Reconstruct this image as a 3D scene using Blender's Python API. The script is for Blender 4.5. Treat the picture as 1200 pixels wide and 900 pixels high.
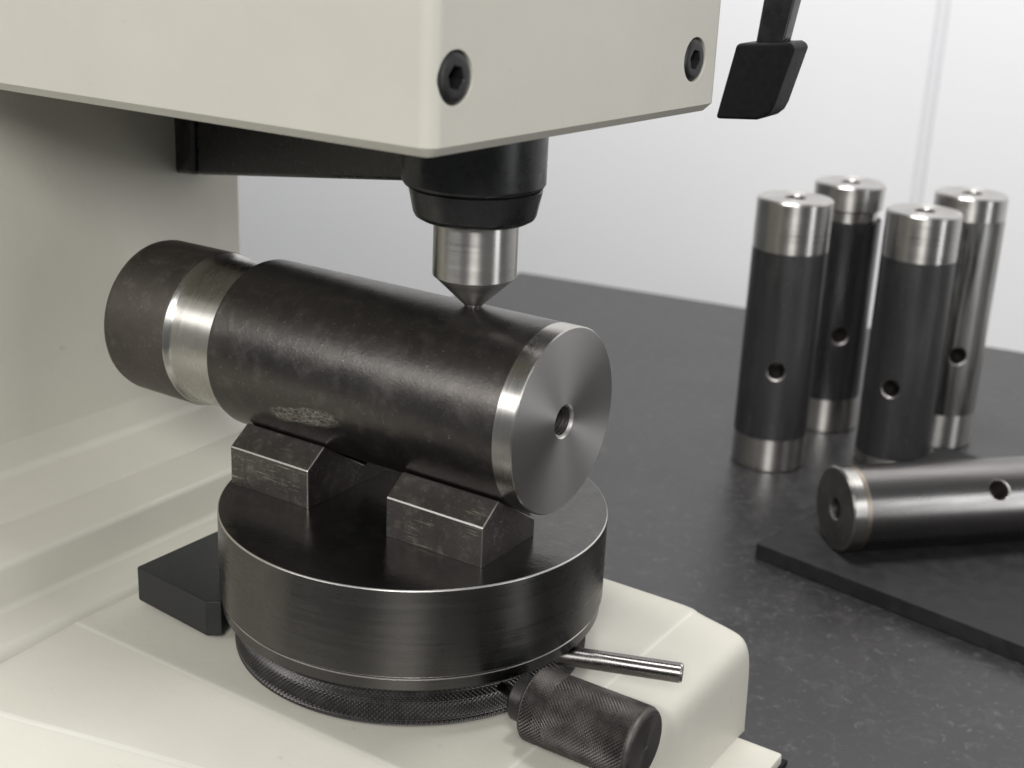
import bpy, bmesh, math, random
from mathutils import Vector, Matrix
random.seed(4)
for o in list(bpy.data.objects): bpy.data.objects.remove(o)
SC = bpy.context.scene
COL = SC.collection
S = 0.001                                   # all builder coordinates are in millimetres
R = math.radians

# ------------------------------------------------------------------ camera
cd = bpy.data.cameras.new('camera'); co = bpy.data.objects.new('camera', cd); COL.objects.link(co)
CR = Vector((0.8336244446603609, 0.5506494159102272, 0.04307558499231973))
CD = Vector((0.21406443352234164, -0.25020642063288323, -0.9442315210661205))
CF = Vector((-0.5091627476214888, 0.7963554280795769, -0.326452643736775))
CP = Vector((233.120, -311.696, 173.533))
M = Matrix(((CR.x, -CD.x, -CF.x), (CR.y, -CD.y, -CF.y), (CR.z, -CD.z, -CF.z))).to_4x4()
M.translation = CP * S
co.matrix_world = M
cd.sensor_width = 36; cd.lens = 36 * 1598.877 / 1200
cd.clip_start = 0.01; cd.clip_end = 50
cd.dof.use_dof = True; cd.dof.focus_distance = 0.402; cd.dof.aperture_fstop = 16
SC.camera = co
SC.render.resolution_x = 1024; SC.render.resolution_y = 768

# ------------------------------------------------------------------ ambient light and added lamps
w = bpy.data.worlds.new('World'); SC.world = w; w.use_nodes = True
bg = w.node_tree.nodes['Background']; bg.inputs[0].default_value = (0.93, 0.97, 1.0, 1); bg.inputs[1].default_value = 0.18
def area(name, loc, target, sx, sy, power, col=(1, 1, 1)):
    l = bpy.data.lights.new(name, 'AREA'); l.shape = 'RECTANGLE'; l.size = sx; l.size_y = sy; l.energy = power; l.color = col
    o = bpy.data.objects.new(name, l); COL.objects.link(o); o.location = loc
    o.rotation_euler = (Vector(target) - Vector(loc)).to_track_quat('-Z', 'Y').to_euler(); return o
area('added_lamp', (0.72, -1.15, 0.82), (-0.05, 0.1, 0), 0.55, 0.50, 20, (1.0, 0.99, 0.97))  # key lamp added front right so the column shades the wall
area('added_lamp', (-0.55, -1.30, 0.72), (0, 0, 0.08), 0.9, 0.4, 7.5, (1.0, 0.99, 0.97))  # fill lamp added at the left for the head's side and roller
area('added_lamp', (-0.10, 0.08, 1.42), (0.08, 0.95, 0.10), 0.6, 0.35, 26, (1.0, 0.99, 0.98))  # lamp added above the head to brighten the wall behind
area('added_strip_lamp', (1.35, 0.10, 0.30), (0, 0, 0.06), 0.30, 0.9, 4, (0.96, 0.98, 1.0))  # added strip lamp, not a window: streaks on turned steel, front fill
SC.view_settings.view_transform = 'Standard'; SC.view_settings.look = 'None'
SC.view_settings.exposure = 0.0; SC.view_settings.gamma = 1.0

# ------------------------------------------------------------------ materials
class NT:
    def __init__(s, name):
        s.m = bpy.data.materials.new(name); s.m.use_nodes = True; s.t = s.m.node_tree; s.b = s.t.nodes['Principled BSDF']
        s.tc = s.t.nodes.new('ShaderNodeTexCoord')
    def n(s, typ, **k):
        x = s.t.nodes.new(typ)
        for a, v in k.items():
            if hasattr(x, a): setattr(x, a, v)
            else: x.inputs[a.replace('_', ' ')].default_value = v
        return x
    def l(s, a, b): s.t.links.new(a, b)
    def set(s, **k):
        for a, v in k.items(): s.b.inputs[a.replace('_', ' ')].default_value = v
        return s
    def map(s, scale=(1, 1, 1), rot=(0, 0, 0), loc=(0, 0, 0)):
        mp = s.n('ShaderNodeMapping'); mp.inputs['Scale'].default_value = scale; mp.inputs['Rotation'].default_value = rot; mp.inputs['Location'].default_value = loc
        s.l(s.tc.outputs['Object'], mp.inputs[0]); return mp.outputs[0]
    def noise(s, vec, scale, detail=6, rough=0.55, dist=0.0):
        x = s.n('ShaderNodeTexNoise'); x.inputs['Scale'].default_value = scale; x.inputs['Detail'].default_value = detail
        x.inputs['Roughness'].default_value = rough; x.inputs['Distortion'].default_value = dist
        s.l(vec, x.inputs['Vector']); return x.outputs['Fac']
    def ramp(s, fac, stops, interp='LINEAR'):
        x = s.n('ShaderNodeValToRGB'); x.color_ramp.interpolation = interp
        e = x.color_ramp.elements
        while len(e) < len(stops): e.new(0.5)
        for i, (p, c) in enumerate(stops):
            e[i].position = p; e[i].color = (c, c, c, 1) if not isinstance(c, tuple) else (*c, 1)
        s.l(fac, x.inputs[0]); return x.outputs[0]
    def mix(s, fac, a, b, blend='MIX'):
        x = s.n('ShaderNodeMix'); x.data_type = 'RGBA'; x.blend_type = blend
        for v, i in ((fac, 0), (a, 6), (b, 7)):
            if hasattr(v, 'is_output'): s.l(v, x.inputs[i])
            else: x.inputs[i].default_value = (*v, 1) if isinstance(v, tuple) else v
        return x.outputs[2]
    def math(s, op, a, b=0.0, c=0.0):
        x = s.n('ShaderNodeMath'); x.operation = op
        for i, v in enumerate((a, b, c)):
            if hasattr(v, 'is_output'): s.l(v, x.inputs[i])
            else: x.inputs[i].default_value = v
        return x.outputs[0]
    def bump(s, h, strength, dist):
        x = s.n('ShaderNodeBump'); x.inputs['Strength'].default_value = strength; x.inputs['Distance'].default_value = dist
        s.l(h, x.inputs['Height'])
        if s.b.inputs['Normal'].is_linked: s.l(s.b.inputs['Normal'].links[0].from_socket, x.inputs['Normal'])
        s.l(x.outputs[0], s.b.inputs['Normal']); return s
    def col(s, c): s.l(c, s.b.inputs['Base Color']); return s
    def rgh(s, c): s.l(c, s.b.inputs['Roughness']); return s
    def tangent(s, axis):
        x = s.n('ShaderNodeTangent'); x.direction_type = 'RADIAL'; x.axis = axis; s.l(x.outputs[0], s.b.inputs['Tangent']); return s

def paint(name, base, dark):
    k = NT(name); k.set(IOR=1.45)
    v = k.map()
    big = k.noise(v, 14, 5, 0.6)
    c = k.mix(k.ramp(big, [(0.35, 0.0), (0.72, 1.0)]), base, tuple(x * 0.93 for x in base))
    spots = k.noise(v, 190, 4, 0.6)
    sm = k.noise(k.map(scale=(1, 1, 0.35)), 36, 4, 0.6)
    msk = k.math('MULTIPLY', k.ramp(spots, [(0.66, 0.0), (0.74, 1.0)]), k.ramp(sm, [(0.54, 0.0), (0.68, 0.5)]))
    c = k.mix(msk, c, dark)
    scr = k.noise(k.map(scale=(1, 6, 1), rot=(0, 0, 0.5)), 90, 3, 0.7, 1.0)
    c = k.mix(k.ramp(scr, [(0.70, 0.0), (0.76, 0.28)]), c, dark)
    k.col(c)
    k.rgh(k.ramp(k.noise(v, 40, 4), [(0.3, 0.36), (0.7, 0.5)]))
    k.bump(k.noise(v, 420, 3, 0.5), 0.17, 0.0004)
    k.bump(k.noise(v, 60, 2, 0.5), 0.12, 0.0012)
    return k.m
M_PAINT = paint('cream_paint', (0.53, 0.512, 0.448), (0.26, 0.25, 0.20))
M_PAINTGLINT = paint('cream_paint_highlight', (0.585, 0.57, 0.51), (0.40, 0.38, 0.33))  # paler copy of the paint: edge highlight put into the colour

def oxide(name, c1, c2, c3, r1=0.36, r2=0.56, metal=0.85, sc=1.0, axis_stretch=(1, 1, 1)):
    k = NT(name); k.set(Metallic=metal)
    v = k.map(scale=axis_stretch)
    a = k.noise(v, 38 * sc, 8, 0.62, 0.3); b = k.noise(v, 210 * sc, 6, 0.6); f = k.noise(v, 900 * sc, 3, 0.6)
    c = k.mix(k.ramp(a, [(0.36, 0.0), (0.66, 1.0)]), c1, c2)
    c = k.mix(k.ramp(b, [(0.52, 0.0), (0.70, 0.75)]), c, c3)
    c = k.mix(k.ramp(f, [(0.64, 0.0), (0.78, 0.8)]), c, tuple(min(1, x * 2.2) for x in c3))
    k.col(c)
    mixr = k.math('ADD', k.math('MULTIPLY', a, 0.5), k.math('MULTIPLY', b, 0.5))
    k.rgh(k.ramp(mixr, [(0.34, r1), (0.66, r2)]))
    k.bump(b, 0.14, 0.0005); k.bump(f, 0.26, 0.00016)
    return k
# black oxide roller skin with a scraped bare patch low on its side (x, angle in the part's own frame)
def roller_skin():
    k = oxide('mill_scale_steel', (0.076, 0.071, 0.068), (0.092, 0.085, 0.080), (0.126, 0.115, 0.106), 0.25, 0.40, 0.9)
    t = k.t
    sep = k.n('ShaderNodeSeparateXYZ'); k.l(k.tc.outputs['Object'], sep.inputs[0])
    ang = k.math('ARCTAN2', sep.outputs[2], sep.outputs[1])
    n1 = k.math('MULTIPLY', k.math('SUBTRACT', k.noise(k.map(), 95, 3, 0.6), 0.5), 2.2)
    n2 = k.math('MULTIPLY', k.math('SUBTRACT', k.noise(k.map(), 420, 5, 0.75), 0.5), 1.3)
    jit = k.math('ADD', n1, n2)
    cx = k.math('ABSOLUTE', k.math('DIVIDE', k.math('SUBTRACT', sep.outputs[0], -0.0225), 0.0135))
    ca = k.math('ABSOLUTE', k.math('DIVIDE', k.math('SUBTRACT', k.math('ADD', ang, k.math('MULTIPLY', k.math('SUBTRACT', sep.outputs[0], -0.0225), 6.0)), -2.80), 0.115))
    d = k.math('ADD', k.math('ADD', k.math('POWER', cx, 3.0), k.math('POWER', ca, 3.0)), jit)
    msk = k.ramp(k.math('MULTIPLY', d, 0.5), [(0.22, 0.95), (0.62, 0.0)])
    inner = k.ramp(k.noise(k.map(scale=(1, 1, 2.2)), 640, 5, 0.8, 0.6), [(0.40, (0.07, 0.066, 0.058)), (0.64, (0.44, 0.41, 0.355))])
    old = k.b.inputs['Base Color'].links[0].from_socket
    k.col(k.mix(msk, old, inner))
    oldr = k.b.inputs['Roughness'].links[0].from_socket
    k.rgh(k.mix(msk, oldr, (0.62, 0.62, 0.62)))
    k.bump(k.math('MULTIPLY', msk, k.noise(k.map(), 520, 5, 0.75, 0.6)), 0.5, 0.0004)
    return k.m
M_ROLLER = roller_skin()
M_OXIDE = oxide('black_oxide_plate', (0.060, 0.058, 0.057), (0.085, 0.081, 0.078), (0.11, 0.105, 0.10), 0.14, 0.26, 0.9).m
M_TAIL = oxide('brown_mill_scale', (0.085, 0.076, 0.068), (0.115, 0.102, 0.091), (0.15, 0.132, 0.115), 0.42, 0.6, 0.85).m
# V block: dark scale with pale lengthwise scratches
def vblock_mat():
    k = oxide('worn_black_block', (0.090, 0.083, 0.078), (0.130, 0.118, 0.110), (0.21, 0.19, 0.172), 0.32, 0.46, 0.9, 1.4)
    s1 = k.noise(k.map(scale=(0.10, 1, 1.6)), 900, 3, 0.7)
    m = k.math('MULTIPLY', k.ramp(s1, [(0.57, 0.0), (0.66, 1.0)]), k.ramp(k.noise(k.map(), 95, 2, 0.5), [(0.50, 0.0), (0.66, 0.85)]))
    old = k.b.inputs['Base Color'].links[0].from_socket
    k.col(k.mix(m, old, (0.46, 0.42, 0.33)))
    return k.m
M_BLOCK = vblock_mat()

def brushed(name, base, axis, rough=0.3, aniso=0.6, sc=(1, 1, 1), contrast=0.14, nsc=700):
    k = NT(name); k.set(Metallic=1.0, Anisotropic=aniso, Anisotropic_Rotation=0.25); k.tangent(axis)
    g = k.noise(k.map(scale=sc), nsc, 4, 0.7)
    big = k.noise(k.map(), 60, 4, 0.6)
    c = k.mix(g, tuple(x * (1 - contrast) for x in base), tuple(min(1, x * (1 + contrast)) for x in base))
    c = k.mix(k.ramp(big, [(0.45, 0.0), (0.75, 0.35)]), c, tuple(x * 0.7 for x in (base[0], base[1] * 0.97, base[2] * 0.92)))
    k.col(c)
    k.rgh(k.ramp(k.math('ADD', k.math('MULTIPLY', g, 0.5), k.math('MULTIPLY', big, 0.5)), [(0.35, rough * 0.8), (0.65, rough * 1.25)]))
    return k
M_TURNED_X = brushed('turned_steel', (0.52, 0.505, 0.48), 'X', 0.28, 0.8, (1, 0.03, 0.03)).m
M_TURNED_Z = brushed('turned_steel', (0.47, 0.457, 0.435), 'Z', 0.31, 0.86, (0.03, 0.03, 1), 0.06).m
M_DISC = brushed('ground_dark_steel', (0.105, 0.101, 0.097), 'Z', 0.27, 0.85, (0.04, 0.04, 1), 0.10, 500).m
M_EDGE = NT('bare_worn_edge').set(Metallic=1.0, Roughness=0.34, **{'Base_Color': (0.62, 0.60, 0.57, 1)}).m
M_BLOCKEDGE = NT('worn_block_edge').set(Metallic=1.0, Roughness=0.4, **{'Base_Color': (0.31, 0.295, 0.28, 1)}).m
def face_mat():
    k = NT('facing_turned_steel'); k.set(Metallic=1.0, Anisotropic=0.85, Roughness=0.34, Anisotropic_Rotation=0.25); k.tangent('X')
    sep = k.n('ShaderNodeSeparateXYZ'); k.l(k.tc.outputs['Object'], sep.inputs[0])
    rad = k.math('SQRT', k.math('ADD', k.math('POWER', sep.outputs[1], 2.0), k.math('POWER', sep.outputs[2], 2.0)))
    cmb = k.n('ShaderNodeCombineXYZ'); k.l(rad, cmb.inputs[0])
    g = k.noise(cmb.outputs[0], 2600, 3, 0.7)
    k.col(k.mix(g, (0.50, 0.49, 0.475), (0.60, 0.585, 0.57)))
    k.bump(g, 0.12, 0.0001)
    return k.m
M_FACE = face_mat()
M_HOLE = NT('dark_thread').set(Metallic=1.0, Roughness=0.36, **{'Base_Color': (0.34, 0.325, 0.31, 1)}).m
def black(name, c, r1, r2, metal=0.0, sc=200, b=0.1, spec=0.5):
    k = NT(name); k.set(Metallic=metal, Specular_IOR_Level=spec, **{'Base_Color': (*c, 1)})
    g = k.noise(k.map(), sc, 5, 0.6)
    k.col(k.mix(k.ramp(g, [(0.4, 0.0), (0.75, 1.0)]), c, tuple(x * 1.7 for x in c)))
    k.rgh(k.ramp(g, [(0.35, r1), (0.65, r2)])); k.bump(g, b, 0.0002); return k.m
M_BLACKMETAL = black('black_anodised_metal', (0.007, 0.007, 0.0075), 0.24, 0.36)
M_BLACKPLATE = black('black_plate_paint', (0.009, 0.0095, 0.0105), 0.4, 0.5, sc=600)
M_GRIP = black('black_rubber_grip', (0.0035, 0.0035, 0.004), 0.45, 0.55, sc=500, b=0.04, spec=0.16)
M_KNURL = black('knurled_black_steel', (0.075, 0.069, 0.065), 0.42, 0.58, 0.9)
M_ROD = brushed('ground_rod_steel', (0.17, 0.163, 0.157), 'Z', 0.26, 0.5).m
M_KNURLRING = black('knurled_ring_steel', (0.045, 0.043, 0.042), 0.38, 0.5, 0.8)
M_SCREW = black('black_screw', (0.028, 0.027, 0.027), 0.3, 0.45, 0.6)
M_PIN = oxide('blued_pin', (0.060, 0.060, 0.062), (0.080, 0.079, 0.081), (0.098, 0.097, 0.098), 0.34, 0.46, 0.75, 1, (1, 1, 0.15)).m
M_PINGLOSS = oxide('glossy_blued_pin', (0.085, 0.084, 0.088), (0.115, 0.113, 0.117), (0.15, 0.148, 0.152), 0.22, 0.34, 0.9, 1, (1, 1, 0.12)).m
M_PINEND = oxide('dull_pin_end', (0.16, 0.15, 0.14), (0.22, 0.21, 0.20), (0.28, 0.26, 0.25), 0.4, 0.5, 1.0).m
def blotch(name, dark, light, lo, hi, stretch, sc, rough):
    k = NT(name); k.set(Metallic=1.0)
    a = k.noise(k.map(scale=stretch), sc, 6, 0.65, 0.4)
    k.col(k.mix(k.ramp(a, [(lo, 0.0), (hi, 1.0)]), dark, light)); k.rgh(k.ramp(a, [(0.3, rough * 1.3), (0.7, rough)]))
    k.bump(k.noise(k.map(), 500, 4), 0.08, 0.0002); return k.m
M_PINWORN = blotch('oily_blotched_pin', (0.065, 0.063, 0.064), (0.42, 0.41, 0.385), 0.40, 0.58, (1.6, 1.6, 0.10), 75, 0.30)
M_PINLYING = blotch('scuffed_bare_pin', (0.14, 0.134, 0.131), (0.27, 0.258, 0.25), 0.36, 0.70, (1, 1, 0.10), 70, 0.24)
M_STRAW = NT('heat_tinted_steel').set(Metallic=1.0, Roughness=0.35, **{'Base_Color': (0.34, 0.29, 0.24, 1)}).m
def bench_mat():
    k = NT('grey_slate_laminate'); k.set(Specular_IOR_Level=0.42); v = k.map()
    a = k.noise(v, 9, 6, 0.6, 0.5); b = k.noise(v, 95, 8, 0.75, 1.2); f = k.noise(v, 240, 5, 0.65, 0.6)
    c = k.mix(k.ramp(a, [(0.3, 0.0), (0.7, 1.0)]), (0.017, 0.0162, 0.017), (0.026, 0.025, 0.026))
    c = k.mix(k.ramp(b, [(0.50, 0.0), (0.72, 0.8)]), c, (0.050, 0.048, 0.0485))
    c = k.mix(k.ramp(f, [(0.58, 0.0), (0.72, 0.75)]), c, (0.090, 0.087, 0.086))
    k.col(c); k.rgh(k.ramp(b, [(0.3, 0.30), (0.7, 0.42)])); k.bump(b, 0.08, 0.0006); return k.m
M_BENCH = bench_mat()
M_BENCHEDGE = black('bench_edge', (0.03, 0.03, 0.031), 0.4, 0.5)
M_MAT = black('black_rubber_sheet', (0.012, 0.0115, 0.012), 0.6, 0.75, sc=120, spec=0.3)
def wall_mat():
    k = NT('white_wall_panel'); v = k.map(); a = k.noise(v, 3, 4)
    k.col(k.mix(a, (0.74, 0.74, 0.75), (0.765, 0.765, 0.775))); k.set(Roughness=0.55); k.bump(k.noise(v, 90, 3), 0.05, 0.001); return k.m
M_WALL = wall_mat()
M_SEAM = NT('wall_joint').set(Roughness=0.6, **{'Base_Color': (0.66, 0.66, 0.68, 1)}).m
M_FLOOR = black('grey_floor', (0.36, 0.36, 0.35), 0.4, 0.6, sc=8)
M_RUST = NT('rusty_cut_edge').set(Roughness=0.7, **{'Base_Color': (0.16, 0.09, 0.05, 1)}).m

# ------------------------------------------------------------------ mesh helpers
def link(name, bm, mats, parent=None, org=(0, 0, 0), smooth=35, parent_org=None):
    for v in bm.verts: v.co = (v.co - Vector(org)) * S
    bmesh.ops.recalc_face_normals(bm, faces=bm.faces)
    me = bpy.data.meshes.new(name); bm.to_mesh(me); bm.free()
    for m in (mats if isinstance(mats, (list, tuple)) else [mats]): me.materials.append(m)
    if smooth:
        me.polygons.foreach_set('use_smooth', [True] * len(me.polygons))
        me.set_sharp_from_angle(angle=R(smooth))
    o = bpy.data.objects.new(name, me); COL.objects.link(o)
    if smooth:
        wn = o.modifiers.new('flat_faces', 'WEIGHTED_NORMAL'); wn.keep_sharp = True; wn.weight = 80
    o.location = (Vector(org) - Vector(parent_org if parent_org is not None else (0, 0, 0))) * S
    if parent: o.parent = parent
    return o
def thing(name, label, cat, loc=(0, 0, 0), group=None):
    o = bpy.data.objects.new(name, None); COL.objects.link(o); o.location = Vector(loc) * S
    o.empty_display_size = 0.01; o['label'] = label; o['category'] = cat
    if group: o['group'] = group
    return o
AX = {'X': lambda a, r, t: (a, r * math.cos(t), r * math.sin(t)), 'Z': lambda a, r, t: (r * math.cos(t), r * math.sin(t), a)}
def lathe(profile, axis='Z', seg=128, center=(0, 0, 0), mats=None, cap0=False, cap1=False, bm=None):
    """profile: list of (axial, radius); mats: material index per span"""
    bm = bm or bmesh.new(); f = AX[axis]; c = Vector(center); rings = []
    for a, r in profile:
        if r < 1e-6: rings.append([bm.verts.new(Vector(f(a, 0, 0)) + c)])
        else: rings.append([bm.verts.new(Vector(f(a, r, 2 * math.pi * i / seg)) + c) for i in range(seg)])
    for k in range(len(rings) - 1):
        A, B = rings[k], rings[k + 1]; mi = mats[k] if mats else 0
        for i in range(seg):
            j = (i + 1) % seg
            if len(A) == 1 and len(B) == 1: continue
            if len(A) == 1: fc = bm.faces.new((A[0], B[i], B[j]))
            elif len(B) == 1: fc = bm.faces.new((A[i], A[j], B[0]))
            else: fc = bm.faces.new((A[i], A[j], B[j], B[i]))
            fc.material_index = mi
    if cap0: bm.faces.new(rings[0])
    if cap1: bm.faces.new(rings[-1])
    return bm
def extrude(poly, to3, d):
    """closed polygon -> prism; to3 maps a 2D point to 3D, d the extrusion vector"""
    bm = bmesh.new(); d = Vector(d)
    a = [bm.verts.new(to3(*p)) for p in poly]; b = [bm.verts.new(v.co + d) for v in a]
    n = len(a)
    bm.faces.new(a); bm.faces.new(list(reversed(b)))
    for i in range(n): bm.faces.new((a[i], b[i], b[(i + 1) % n], a[(i + 1) % n]))
    bmesh.ops.recalc_face_normals(bm, faces=bm.faces)
    return bm
def bevel(bm, w, seg=2, pred=None, mat=-1):
    es = [e for e in bm.edges if (pred(e) if pred else True)]
    bmesh.ops.bevel(bm, geom=es, offset=w, segments=seg, profile=0.5, affect='EDGES', material=mat, clamp_overlap=True)
    return bm
def cut(o, bms, mat=None):
    """subtract temporary cutter meshes (in the part's local metres) from a part"""
    tmp = []; bpy.context.view_layer.update()
    o.modifiers.clear()
    for b in bms:
        bmesh.ops.recalc_face_normals(b, faces=b.faces)
        me = bpy.data.meshes.new('cutter'); b.to_mesh(me); b.free()
        if mat: me.materials.append(mat)
        me.polygons.foreach_set('use_smooth', [True] * len(me.polygons))
        c = bpy.data.objects.new('cutter', me); COL.objects.link(c); c.matrix_world = o.matrix_world; tmp.append(c)
        m = o.modifiers.new('cut', 'BOOLEAN'); m.object = c; m.operation = 'DIFFERENCE'; m.solver = 'EXACT'
        try: m.material_mode = 'TRANSFER'
        except Exception: pass
    bpy.context.view_layer.update()
    dg = bpy.context.evaluated_depsgraph_get()
    me = bpy.data.meshes.new_from_object(o.evaluated_get(dg))
    o.modifiers.clear(); o.data = me
    wn = o.modifiers.new('flat_faces', 'WEIGHTED_NORMAL'); wn.keep_sharp = True; wn.weight = 80
    for c in tmp: bpy.data.objects.remove(c)
def scale_bm(bm):
    for v in bm.verts: v.co *= S
    return bm

# ================================================================== STRUCTURE: floor, wall, bench
bm = bmesh.new(); bmesh.ops.create_grid(bm, x_segments=1, y_segments=1, size=4000)
for v in bm.verts: v.co.z = -850
fl = link('floor', bm, M_FLOOR, smooth=0); fl['kind'] = 'structure'

WY = 930; SX = -131
def slab(x0, x1, y0, y1, z0, z1):
    b = bmesh.new(); bmesh.ops.create_cube(b, size=1)
    for v in b.verts: v.co = Vector(((x0 + x1) / 2 + v.co.x * (x1 - x0), (y0 + y1) / 2 + v.co.y * (y1 - y0), (z0 + z1) / 2 + v.co.z * (z1 - z0)))
    return b
wl = link('wall', slab(-3600, 2600, WY + 4, WY + 60, -850, 1700), M_SEAM, smooth=0); wl['kind'] = 'structure'
for x0, x1 in ((-3600, SX - 5), (SX + 5, 2600)):
    link('wall_panel', bevel(slab(x0, x1, WY, WY + 3.6, -850, 1700), 1, 1), M_WALL, wl)

bench = thing('workbench', 'dark grey mottled workbench top under the tester and the loose pins', 'workbench', (0, 0, -90))
bp = [(-321, 559), (-300, -190), (120, -190), (260, 20), (900, 60), (900, 690), (49, 612)]
b = extrude(bp, lambda x, y: Vector((x, y, -90)), (0, 0, -38))
bevel(b, 2.5, 3)
link('bench_top', b, M_BENCH, bench, (0, 0, -90), parent_org=(0, 0, -90))
for x, y in ((-240, 480), (-230, -120), (820, 130), (820, 560)):
    link('bench_leg', slab(x - 30, x + 30, y - 30, y + 30, -850, -128.2), M_BENCHEDGE, bench, (0, 0, -90), smooth=0, parent_org=(0, 0, -90))

# ================================================================== HARDNESS TESTER
T = thing('hardness_tester', 'cream painted bench hardness tester with a pointed indenter under its head', 'hardness tester', (0, 0, -90))
TO = (0, 0, -90)
def tpart(name, bm, m, parent=None, smooth=35):
    if parent is None: return link(name, bm, m, T, TO, smooth, TO)
    return link(name, bm, m, parent, TO, smooth, TO)

# base casting: a sheet of stations, z = floor + height(x) * k(y)
ZF = -85.0
def interp(tab, x):
    if x <= tab[0][0]: return tab[0][1]
    for (a, va), (b_, vb) in zip(tab, tab[1:]):
        if x <= b_: return va + (vb - va) * (x - a) / (b_ - a)
    return tab[-1][1]
prof = [(-92, -46), (-80, -46), (-60, -46), (-40, -46), (-20, -46), (0, -46), (20, -46), (40, -46), (56, -46), (62, -46), (64.8, -46.03), (65.8, -46.25), (66.6, -46.65), (67.8, -46.95), (72, -47.6), (78, -48.6), (82.5, -49.6), (84.8, -50.9), (86.4, -53.4), (87.1, -56.5), (87.4, -60), (87.8, -70), (88.4, -85)]
bm = bmesh.new(); rows = []
for x, z in prof:
    ye = 74.6 - 1.0 * min(1, max(0, (x - 60) / 10))
    t_ = min(1, max(0, (x - 81.5) / 7.0)); ye -= 4.0 * (1 - math.sqrt(1 - t_ * t_))
    y2 = interp([(-92, -112), (-66, -105), (-48, -95), (-14, -82), (20, -75.5), (90, -74)], x)
    kr = interp([(-92, 0.94), (-66, 0.90), (-48, 0.79), (-14, 0.69), (90, 0.68)], x)
    ys = [(y2 - 26, 0.0), (y2 - 22, kr * 0.2), (y2 - 12, kr * 0.62), (y2 - 3, kr - 0.10), (y2 - 0.9, kr - 0.03), (y2, kr - 0.002), (y2 + 1.2, kr + (1 - kr) * 0.03)]
    L_ = -62 - y2
    for f in (0.15, 0.4, 0.65, 0.86, 0.95): ys.append((y2 + L_ * f, kr + (0.995 - kr) * f))
    ys += [(-61.6, 0.9965), (-60.6, 0.9995), (-58.5, 1.0), (-30, 1), (0, 1), (30, 1), (55, 1), (62, 1), (ye - 4.5, 0.998), (ye - 2.6, 0.985), (ye - 1.2, 0.955), (ye - 0.4, 0.90), (ye, 0.80), (ye + 0.3, 0.5), (ye + 0.6, 0.0)]
    rows.append([bm.verts.new((x, y, ZF + (z - ZF) * kk)) for y, kk in ys])
for A, B in zip(rows, rows[1:]):
    for i in range(len(A) - 1):
        f_ = bm.faces.new((A[i], B[i], B[i + 1], A[i + 1]))
        if i in (5, 12) or (65.7 < A[0].co.x < 66.0 and 13 < i < len(A) - 7): f_.material_index = 1  # ridges and crease carry the painted highlight strip
base = tpart('base', bm, [M_PAINT, M_PAINTGLINT], smooth=0)
base.data.polygons.foreach_set('use_smooth', [True] * len(base.data.polygons))
sm = base.modifiers.new('soft', 'SUBSURF'); sm.levels = 1; sm.render_levels = 2
# foot flange round the base
b = slab(-350, 104.5, -150, 66.0, -90 + 0.6, -84.8); bevel(b, 1.2, 2)
tpart('base_flange', b, M_PAINT, smooth=35)
b = slab(-352, 105.4, -152, 68.4, -89.98, -88.6)  # black sheet drawn in for the shadowed gap beside the flange
tpart('base_gap_shade', b, M_GRIP, smooth=0)

# stepped foot of the column
fp = [(-345, -12), (-345, -84.7), (-86.6, -84.7), (-87.6, -47.0), (-88.6, -43.4), (-104.2, -41.4), (-106.2, -27.2), (-128.3, -25.9), (-128.8, -27.1), (-129.4, -25.7), (-150.2, -20.0), (-152.4, -8.0), (-153, 4), (-160, 4), (-160, -12)]
b = extrude(fp, lambda x, z: Vector((x, -190, z)), (0, 272, 0))
def foot_edge(e, lo, hi):
    a, c = e.verts[0].co, e.verts[1].co
    return abs(a.y - c.y) > 100 and lo < a.x < hi and a.z > -60
bevel(b, 1.9, 4, lambda e: foot_edge(e, -107, -86.9) and e.verts[0].co.z > -46.5)
bevel(b, 2.4, 4, lambda e: foot_edge(e, -152.6, -131))
bevel(b, 0.35, 2, lambda e: foot_edge(e, -129.6, -128.1))
tpart('column_foot', b, M_PAINT, smooth=60)
# column
b = slab(-345, -152.2, -120, 83.5, -9.5, 200)
bevel(b, 3, 3, lambda e: abs(e.verts[0].co.z - e.verts[1].co.z) > 50)
tpart('column', b, M_PAINT)
# head housing
hp = [(49.7, -63.6), (57.0, 71.0), (-440, 71.0), (-440, -66.0)]
b = extrude(hp, lambda x, y: Vector((x, y, 119.7)), (0, 0, 190))
b.edges.ensure_lookup_table()
bevel(b, 4.0, 5, lambda e: abs(e.verts[0].co.z - e.verts[1].co.z) > 50)
bevel(b, 2.4, 1, lambda e: max(e.verts[0].co.z, e.verts[1].co.z) < 121 and e.calc_face_angle(0) > 1.0)
head = tpart('head_housing', b, M_PAINT)
bpy.context.view_layer.update()
nrm = Vector((132, -7, 0)).normalized(); tng = Vector((7, 132, 0)).normalized()
def frame(c):                                # local x = face normal, y = along the face, z = up
    return Matrix(((nrm.x, tng.x, 0, c[0]), (nrm.y, tng.y, 0, c[1]), (0, 0, 1, c[2]), (0, 0, 0, 1)))
bolts = [(50.33, -55.0, 137.5), (56.2, 55.6, 135.5)]
cuts = []
for c in bolts:
    k = lathe([(-9, 0), (-9, 6.3), (-0.4, 6.3), (0.3, 6.75), (2, 6.75), (2, 0)], 'X', 64)
    k.transform(frame(c))
    for v in k.verts: v.co = (v.co - Vector(TO)) * S
    cuts.append(k)
cut(head, cuts)
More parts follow.
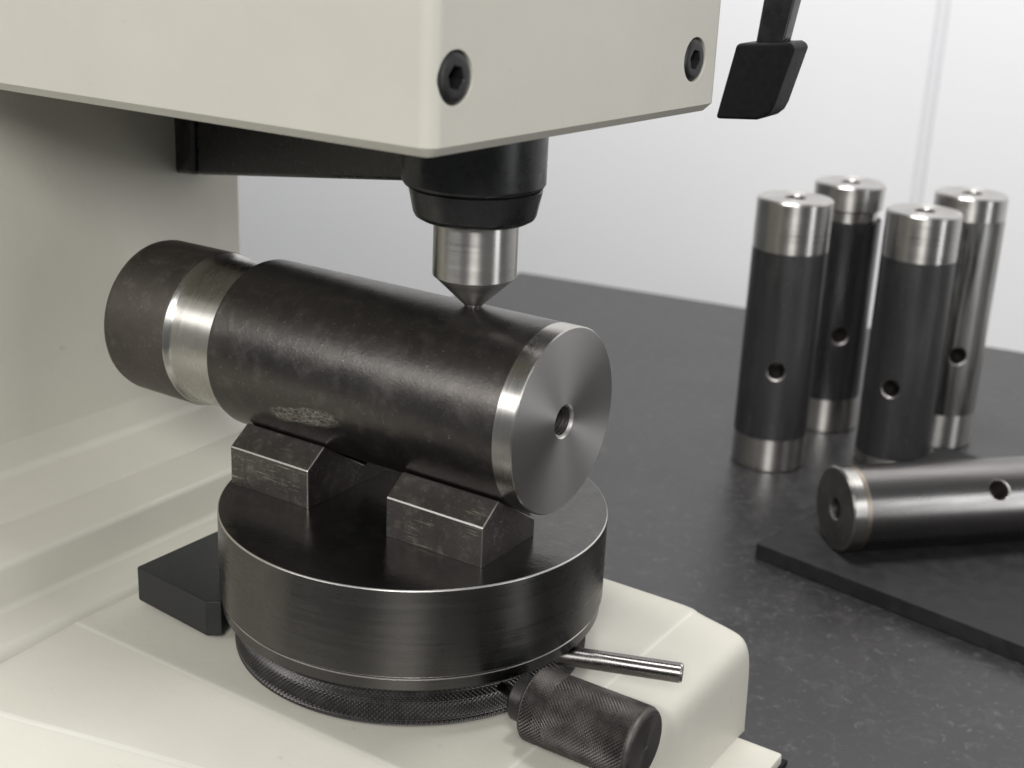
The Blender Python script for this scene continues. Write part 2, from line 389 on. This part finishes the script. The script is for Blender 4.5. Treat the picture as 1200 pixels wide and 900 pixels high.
for c in bolts:
    bm = bmesh.new(); N = 48
    def ring(x, rf): return [bm.verts.new((x, rf(2 * math.pi * i / N) * math.cos(2 * math.pi * i / N), rf(2 * math.pi * i / N) * math.sin(2 * math.pi * i / N))) for i in range(N)]
    hexr = lambda s: (lambda t: s / math.cos(((t + 0.2) % (math.pi / 3)) - math.pi / 6))
    seq = [ring(-8, lambda t: 6.1), ring(-1.6, lambda t: 6.1), ring(-0.75, lambda t: 5.9), ring(-0.2, lambda t: 5.2), ring(0.0, lambda t: 4.2), ring(0.0, hexr(2.75)), ring(-0.3, hexr(2.5)), ring(-4.5, hexr(2.45))]
    for A, B in zip(seq, seq[1:]):
        for i in range(N): bm.faces.new((A[i], A[(i + 1) % N], B[(i + 1) % N], B[i]))
    bm.faces.new(seq[0]); bm.faces.new(seq[-1])
    bm.transform(frame(c))
    tpart('socket_screw', bm, M_SCREW, head)
# swing arm from the column to the spindle
a0 = Vector((-151.8, 60.0, 0)); a1 = Vector((4.0, 9.0, 0)); ad = (a1 - a0).normalized(); an = Vector((-ad.y, ad.x, 0))
def arm(s0, s1, zb0, zb1, zt, hw, bev):
    L = (a1 - a0).length
    poly = [(s0 * L, zb0), (s1 * L, zb1), (s1 * L, zt), (s0 * L, zt)]
    b = extrude(poly, lambda s, z: a0 + ad * s + Vector((0, 0, z)) - an * hw, an * (2 * hw))
    return bevel(b, bev, 4, lambda e: abs(e.verts[0].co.z - e.verts[1].co.z) > 4 or max(e.verts[0].co.z, e.verts[1].co.z) < 105)
am = tpart('swing_arm', arm(0.105, 1.0, 76.6, 99.6, 119.2, 9.0, 1.5), M_BLACKMETAL)
tpart('arm_bracket', arm(0.0, 0.10, 74.4, 76.4, 119.2, 10.6, 2.2), M_BLACKMETAL, am)
# spindle nose and indenter
SPX, SPY = 17.5, 2.9
chuck = tpart('spindle_nose', lathe([(119, 0), (119, 20.4), (102.0, 20.4), (100.8, 19.7), (100.5, 19.1), (100.5, 12)], 'Z', 128, (SPX - 0.9, SPY - 0.6, 0)), M_BLACKMETAL)
tpart('nose_collar', lathe([(100.3, 12.0), (100.3, 18.75), (100.0, 19.05), (93.0, 17.6), (91.9, 17.0), (91.0, 15.4), (90.6, 13.4), (90.6, 12.0)], 'Z', 128, (SPX - 0.4, SPY - 0.3, 0)), M_BLACKMETAL, chuck)
ind = tpart('indenter', lathe([(97, 0), (97, 12.2), (74.9, 12.2), (74.6, 12.1), (74.4, 11.8), (65.95, 2.95), (65.85, 2.7), (65.5, 2.6), (65.43, 2.3), (65.43, 0)], 'Z', 128, (SPX, SPY, 0)), M_TURNED_Z)

# hand lever beside the head, rubber cap on its end
def campt(u, v, dep):
    return CP + (CR * ((u - 600) / 1598.877) + CD * ((v - 450) / 1598.877) + CF) * dep
LV0 = campt(890, 100, 430)
lx = Vector((0.78, 0.62, 0.0)).normalized()
def lev(u, v):                               # a vertical plane facing the operator
    n = Vector((0.62, -0.78, 0)); d = campt(u, v, 430) - CP; s = n.dot(LV0 - CP) / n.dot(d); return CP + d * s
nb = Vector((-0.05, 1.0, 0)).normalized()
barp = [(876, 100), (905, 100), (939, -30), (966, -150), (928, -150), (900, -30)]
b = extrude(barp, lev, nb * 7); bevel(b, 0.7, 2)
lv = tpart('hand_lever', b, M_BLACKMETAL)
capp = [(868, 50), (843, 138), (890, 139.5), (899, 137), (907, 131), (912, 122), (935, 58), (934, 52), (928, 49)]
b = extrude(capp, lambda u, v: lev(u, v) - nb * 3.5, nb * 14); bevel(b, 1.0, 3, lambda e: e.calc_face_angle(0) > 0.6)
tpart('lever_cap', b, M_GRIP, lv)

# ================================================================== ANVIL FIXTURE ON THE BASE
A = thing('anvil_table', 'round dark steel anvil table carrying two V blocks on the cream base', 'anvil table', (0, 0, -45.6))
AO = (0, 0, -45.6)
def apart(name, bm, m, parent=None, smooth=35): return link(name, bm, m, parent or A, AO, smooth, AO)
disc = apart('table_disc', lathe([(-27, 0), (-27, 59.7), (-26.75, 60), (-0.42, 60), (-0.2, 59.9), (0, 59.62), (0, 0)], 'Z', 256, mats=[1, 2, 1, 2, 2, 0]), [M_OXIDE, M_DISC, M_EDGE])
apart('lower_flange', lathe([(-27, 0), (-27, 57.6), (-27.8, 57.6), (-27.8, 59.0), (-28.05, 59.3), (-31.2, 59.3), (-31.6, 58.9), (-31.7, 56), (-31.7, 0)], 'Z', 256, mats=[0, 0, 0, 1, 0, 0, 0, 0]), [M_DISC, M_EDGE])
# knurled surfaces: real diamond teeth
def tri(x): x = x % 1.0; return 1 - abs(2 * x - 1)
def knurl(axis, a0, a1, r, n_round, pitch, depth, seg, rows, center, ends0, ends1, seamf=0.6):
    """ends0/ends1: extra plain (axial, radius) rings before and after the toothed band"""
    bm = bmesh.new(); f = AX[axis]; c = Vector(center); rings = []
    for a, rr in ends0: rings.append([bm.verts.new(Vector(f(a, rr, 2 * math.pi * i / seg)) + c) for i in range(seg)])
    for k in range(rows + 1):
        a = a0 + (a1 - a0) * k / rows; row = []
        fade = min(1, k / 2, (rows - k) / 2)
        for i in range(seg):
            t = i / seg; u = t * n_round + (a - a0) / pitch; v = t * n_round - (a - a0) / pitch
            h = min(tri(u), tri(v))
            row.append(bm.verts.new(Vector(f(a, r - depth * fade + depth * 1.4 * h * fade, 2 * math.pi * t)) + c))
        rings.append(row)
    for a, rr in ends1: rings.append([bm.verts.new(Vector(f(a, rr, 2 * math.pi * i / seg)) + c) for i in range(seg)])
    for P, Q in zip(rings, rings[1:]):
        for i in range(seg):
            j = (i + 1) % seg; bm.faces.new((P[i], P[j], Q[j], Q[i]))
    bm.faces.new(rings[0]); bm.faces.new(rings[-1])
    return bm
apart('knurled_ring', knurl('Z', -45.0, -32.4, 55.6, 240, 1.46, 0.5, 960, 36, (0, 0, 0), [(-45.9, 53), (-45.6, 54.6)], [(-32.0, 54.7), (-31.6, 53)]), M_KNURLRING, smooth=0)
# V blocks
yc = 1.5; RR = 27.42; ZC = 38.0
hb, pz, py0, py1 = 12.3, 17.9, 25.7, 18.0
dy, dz = yc + py1, ZC - pz; dd = math.hypot(dy, dz)
ang = math.atan2(dz, dy) - math.asin(RR / dd)          # slope of the seat touching the roller
yb = yc; zb = pz + math.tan(ang) * (yb + py1)
half = [(-py0, 0.05), (-py0, hb), (-py1, pz), (yb, zb)]
near = half + [(yb, 0.05)]
far = [(2 * yc - y, z) for y, z in near]
for poly, spans in ((near, ((-53.0, -21.2), (8.9, 42.8))), (far, ((-53.0, -21.2), (8.9, 25.0)))):
    for x0, x1 in spans:
        b = extrude(poly, lambda y, z: Vector((x0, y, z)), (x1 - x0, 0, 0))
        bevel(b, 0.30, 1, lambda e: max(e.verts[0].co.z, e.verts[1].co.z) > hb - 1 and e.calc_face_angle(0) > 0.3, mat=1 if poly is near else -1)
        apart('v_block', b, [M_BLOCK, M_BLOCKEDGE], smooth=20)
# slab under the back of the table
b = extrude([(-81, -41.2), (-46.5, -44.5), (-42.8, -41.5), (-57, -8), (-57, 26), (-79.5, 26)], lambda x, y: Vector((x, y, -44.2)), (0, 0, 12.2)); bevel(b, 0.7, 2)
apart('stop_plate', b, M_BLACKPLATE)
apart('plate_spacer', slab(-74, -57, -26, 18, -45.7, -44.3), M_BLACKPLATE, smooth=0)
# locking rod
def along(bm, p, q):                          # a Z-lathe from p towards q
    d = (Vector(q) - Vector(p)).normalized(); bm.transform(Matrix.Translation(Vector(p)) @ d.to_track_quat('Z', 'Y').to_matrix().to_4x4()); return bm
p, q = Vector((40.0, -5.2, -35.2)), Vector((89.0, 14.2, -35.6)); L = (q - p).length
rod = apart('locking_rod', along(lathe([(0, 0), (0, 3.0), (L - 0.9, 3.0)], 'Z', 48), p, q), M_ROD)
apart('rod_tip', along(lathe([(L - 0.9, 3.0), (L - 0.2, 2.75), (L, 2.3), (L, 0)], 'Z', 48), p, q), M_TURNED_X, rod)
# clamp knob
KX0, KX1, KY, KZ = 63.0, 98.2, -26.5, -35.0
kb = apart('clamp_knob', knurl('X', KX0 + 1.2, KX1 - 1.6, 10.6, 56, 1.15, 0.40, 336, 168, (0, KY, KZ), [(KX0, 9.0), (KX0 + 0.6, 10.0)], [(KX1 - 1.3, 10.3), (KX1 - 0.6, 10.15), (KX1 - 0.15, 9.7), (KX1, 9.2)]), M_KNURL, smooth=0)
def endmat():
    k = NT('turned_black_end'); k.set(Metallic=0.9, Roughness=0.42, Anisotropic=0.6); k.tangent('X')
    sep = k.n('ShaderNodeSeparateXYZ'); k.l(k.map(loc=(0, -KY * S, -(KZ + 45.6) * S)), sep.inputs[0])
    rad = k.math('SQRT', k.math('ADD', k.math('POWER', sep.outputs[1], 2.0), k.math('POWER', sep.outputs[2], 2.0)))
    g = k.noise(k.n('ShaderNodeCombineXYZ').outputs[0], 1) if False else None
    cmb = k.n('ShaderNodeCombineXYZ'); k.l(rad, cmb.inputs[0]); g = k.noise(cmb.outputs[0], 1500, 3, 0.7)
    k.col(k.mix(g, (0.085, 0.078, 0.073), (0.15, 0.138, 0.128))); k.bump(g, 0.3, 0.0002); return k.m
apart('knob_end', lathe([(KX1 - 0.4, 9.15), (KX1 + 0.02, 9.15), (KX1 + 0.15, 8.9), (KX1 + 0.15, 0.9), (KX1 - 0.6, 0.0)], 'X', 96, (0, KY, KZ)), endmat(), kb)
apart('knob_collar', lathe([(57.5, 0), (57.5, 5.5), (58.4, 6.6), (63.4, 6.8)], 'X', 64, (0, KY, KZ)), M_KNURLRING, kb)
apart('knob_shaft', along(lathe([(0, 0), (0, 1.5), (26, 1.5), (26, 0)], 'Z', 24), (40, -20.5, -37.0), (58, -26.0, -35.5)), M_DISC, kb)

# ================================================================== ROLLER ON THE V BLOCKS
WO = (0, yc, ZC)
Wk = thing('steel_roller', 'large dark steel roller lying on the V blocks under the indenter', 'roller', WO)
def wpart(name, bm, m, parent=None): return link(name, bm, m, parent or Wk, WO, 35, WO)
c = (0, yc, ZC)
wpart('roller_body', lathe([(44.75, 0), (44.75, RR - 0.02), (-61.3, RR - 0.02), (-62.1, RR - 0.25), (-62.5, RR - 0.8), (-62.5, 0)], 'X', 192, c), M_ROLLER)
th = []
x = 50.2
while x > 30:
    th += [(x, 4.25), (x - 0.3, 4.25), (x - 0.62, 4.95), (x - 0.9, 4.95)]; x -= 1.22
wpart('end_band', lathe([(44.8, RR - 0.6), (44.8, RR), (50.65, RR), (51.0, RR - 0.35)], 'X', 192, c), M_TURNED_X)
fc = wpart('end_face', lathe([(51.0, RR - 0.36), (51.0, 5.15), (50.5, 4.75)], 'X', 192, c, mats=[0, 1]), [M_FACE, M_EDGE])
wpart('threaded_hole', lathe([(50.5, 4.75)] + th + [(29, 4.3), (27, 0)], 'X', 96, c), M_HOLE, fc)
wpart('neck', lathe([(-62.4, 24.6), (-80.5, 24.6), (-81.6, 24.9), (-82.4, 25.6), (-83.2, 25.9)], 'X', 160, c), M_TURNED_X)
wpart('tail', lathe([(-83.2, 25.9), (-84.0, 26.1), (-109.0, 26.0), (-110.6, 25.6), (-111.5, 24.6), (-111.7, 23.0), (-111.7, 0)], 'X', 160, c), M_TAIL)

# ================================================================== PINS AND MAT ON THE BENCH
G = 'machined steel pins on the bench'
def make_pin(label, body_mat, loc, rz, top_h, bot_h, hole_z, kind, Lp=136.0):
    t = thing('steel_pin', label, 'steel pin', loc, G)
    r = 18.5
    def pp(name, bm, m, parent=None): return link(name, bm, m, parent or t)
    body = pp('pin_body', lathe([(bot_h, 0), (bot_h, r - 0.05), (Lp - top_h, r - 0.05), (Lp - top_h, 0)], 'Z', 96), [body_mat])
    cyl = lathe([(0.01, 0), (0.01, 4.3), (16.9, 4.3), (18.9, 5.5), (22, 5.5), (22, 0)], 'Z', 48)
    cyl.transform(Matrix.Translation((0, 0, hole_z)) @ Matrix.Rotation(R(90), 4, 'X'))
    cut(body, [scale_bm(cyl)], M_HOLE)
    pp('end_band', lathe([(9, 0), (8, 4.3), (0.6, 4.6), (0, 5.2), (0, r - 0.7), (0.7, r), (bot_h, r), (bot_h, r - 0.6)], 'Z', 96, mats=[1, 1, 1, 2, 0, 0, 0]), [M_TURNED_Z, M_HOLE, M_PINEND])
    if kind == 'necked':
        prof = [(Lp - top_h, r - 0.6), (Lp - top_h, r - 2.2), (Lp - top_h + 5, r - 2.2), (Lp - top_h + 6.2, r - 0.3), (Lp - 0.8, r)]
    else:
        prof = [(Lp - top_h, r - 0.6), (Lp - top_h, r), (Lp - 0.8, r)]
    prof += [(Lp, r - 0.8), (Lp, 5.4), (Lp - 0.3, 5.1), (Lp - 24, 5.1), (Lp - 25, 0)]
    nm = len(prof) - 1
    pp('end_band', lathe(prof, 'Z', 96, mats=[0] * (nm - 2) + [1, 1]), [M_TURNED_Z, M_HOLE])
    if kind == 'lying':
        pp('heat_tint', lathe([(bot_h + 0.1, r - 0.03), (bot_h + 2.2, r - 0.03)], 'Z', 96), M_STRAW)
    t.rotation_euler = (0, 0, rz)
    return t
def face_cam(x, y, off=0): return math.atan2(CP.y - y, CP.x - x) + R(90) + R(off)
ZT = -89.95
make_pin('black steel pin with wide bright bands, leftmost of the standing pins', M_PIN, (-10.2, 318.1, ZT), face_cam(-10.2, 318.1, 0), 25, 17, 54, 'plain', 138.0)
make_pin('glossy black steel pin with a grooved neck below its bright cap', M_PINGLOSS, (-8.8, 391.3, ZT), face_cam(-8.8, 391.3, 14), 19, 19, 56, 'necked')
make_pin('matt black steel pin with a wide bright top band, behind the lying pin', M_PIN, (41.5, 359.6, ZT), face_cam(41.5, 359.6, -14), 23, 6, 44.5, 'plain', 133.0)
make_pin('streaky oil stained bare steel pin, rightmost of the standing pins', M_PINWORN, (50.2, 409.5, ZT), face_cam(50.2, 409.5, 18), 12, 19, 52.5, 'plain')

MO = (0, 0, -90)
mat_o = thing('rubber_mat', 'flat black rubber mat under the lying pin', 'mat', (92, 300, -90))
mdir = Vector((120.3, -20.4, 0)).normalized(); mn = Vector((-mdir.y, mdir.x, 0)); m0 = Vector((33.0, 205.5, 0))
b = extrude([(0, 0), (330, 0), (330, 175), (0, 175)], lambda s, t: m0 + mdir * s + mn * t + Vector((0, 0, -89.95)), (0, 0, 7.4)); bevel(b, 0.5, 2)
link('mat_sheet', b, M_MAT, mat_o, (92, 300, -90), parent_org=(92, 300, -90))
ly = make_pin('scuffed bare steel pin lying on the black rubber mat', M_PINLYING, (0, 0, 0), 0, 7, 6, 69, 'lying')
ld = Vector((64.2, 67.2, 0)).normalized(); side = Vector((ld.y, -ld.x, 0))
nh = (side * math.cos(R(38)) + Vector((0, 0, 1)) * math.sin(R(38)))     # the way the cross hole faces
xa = (-nh).cross(ld)
ly.rotation_euler = Matrix(((xa.x, -nh.x, ld.x), (xa.y, -nh.y, ld.y), (xa.z, -nh.z, ld.z))).to_euler()
ly.location = Vector((60.5, 222.0, -82.55 + 18.55)) * S
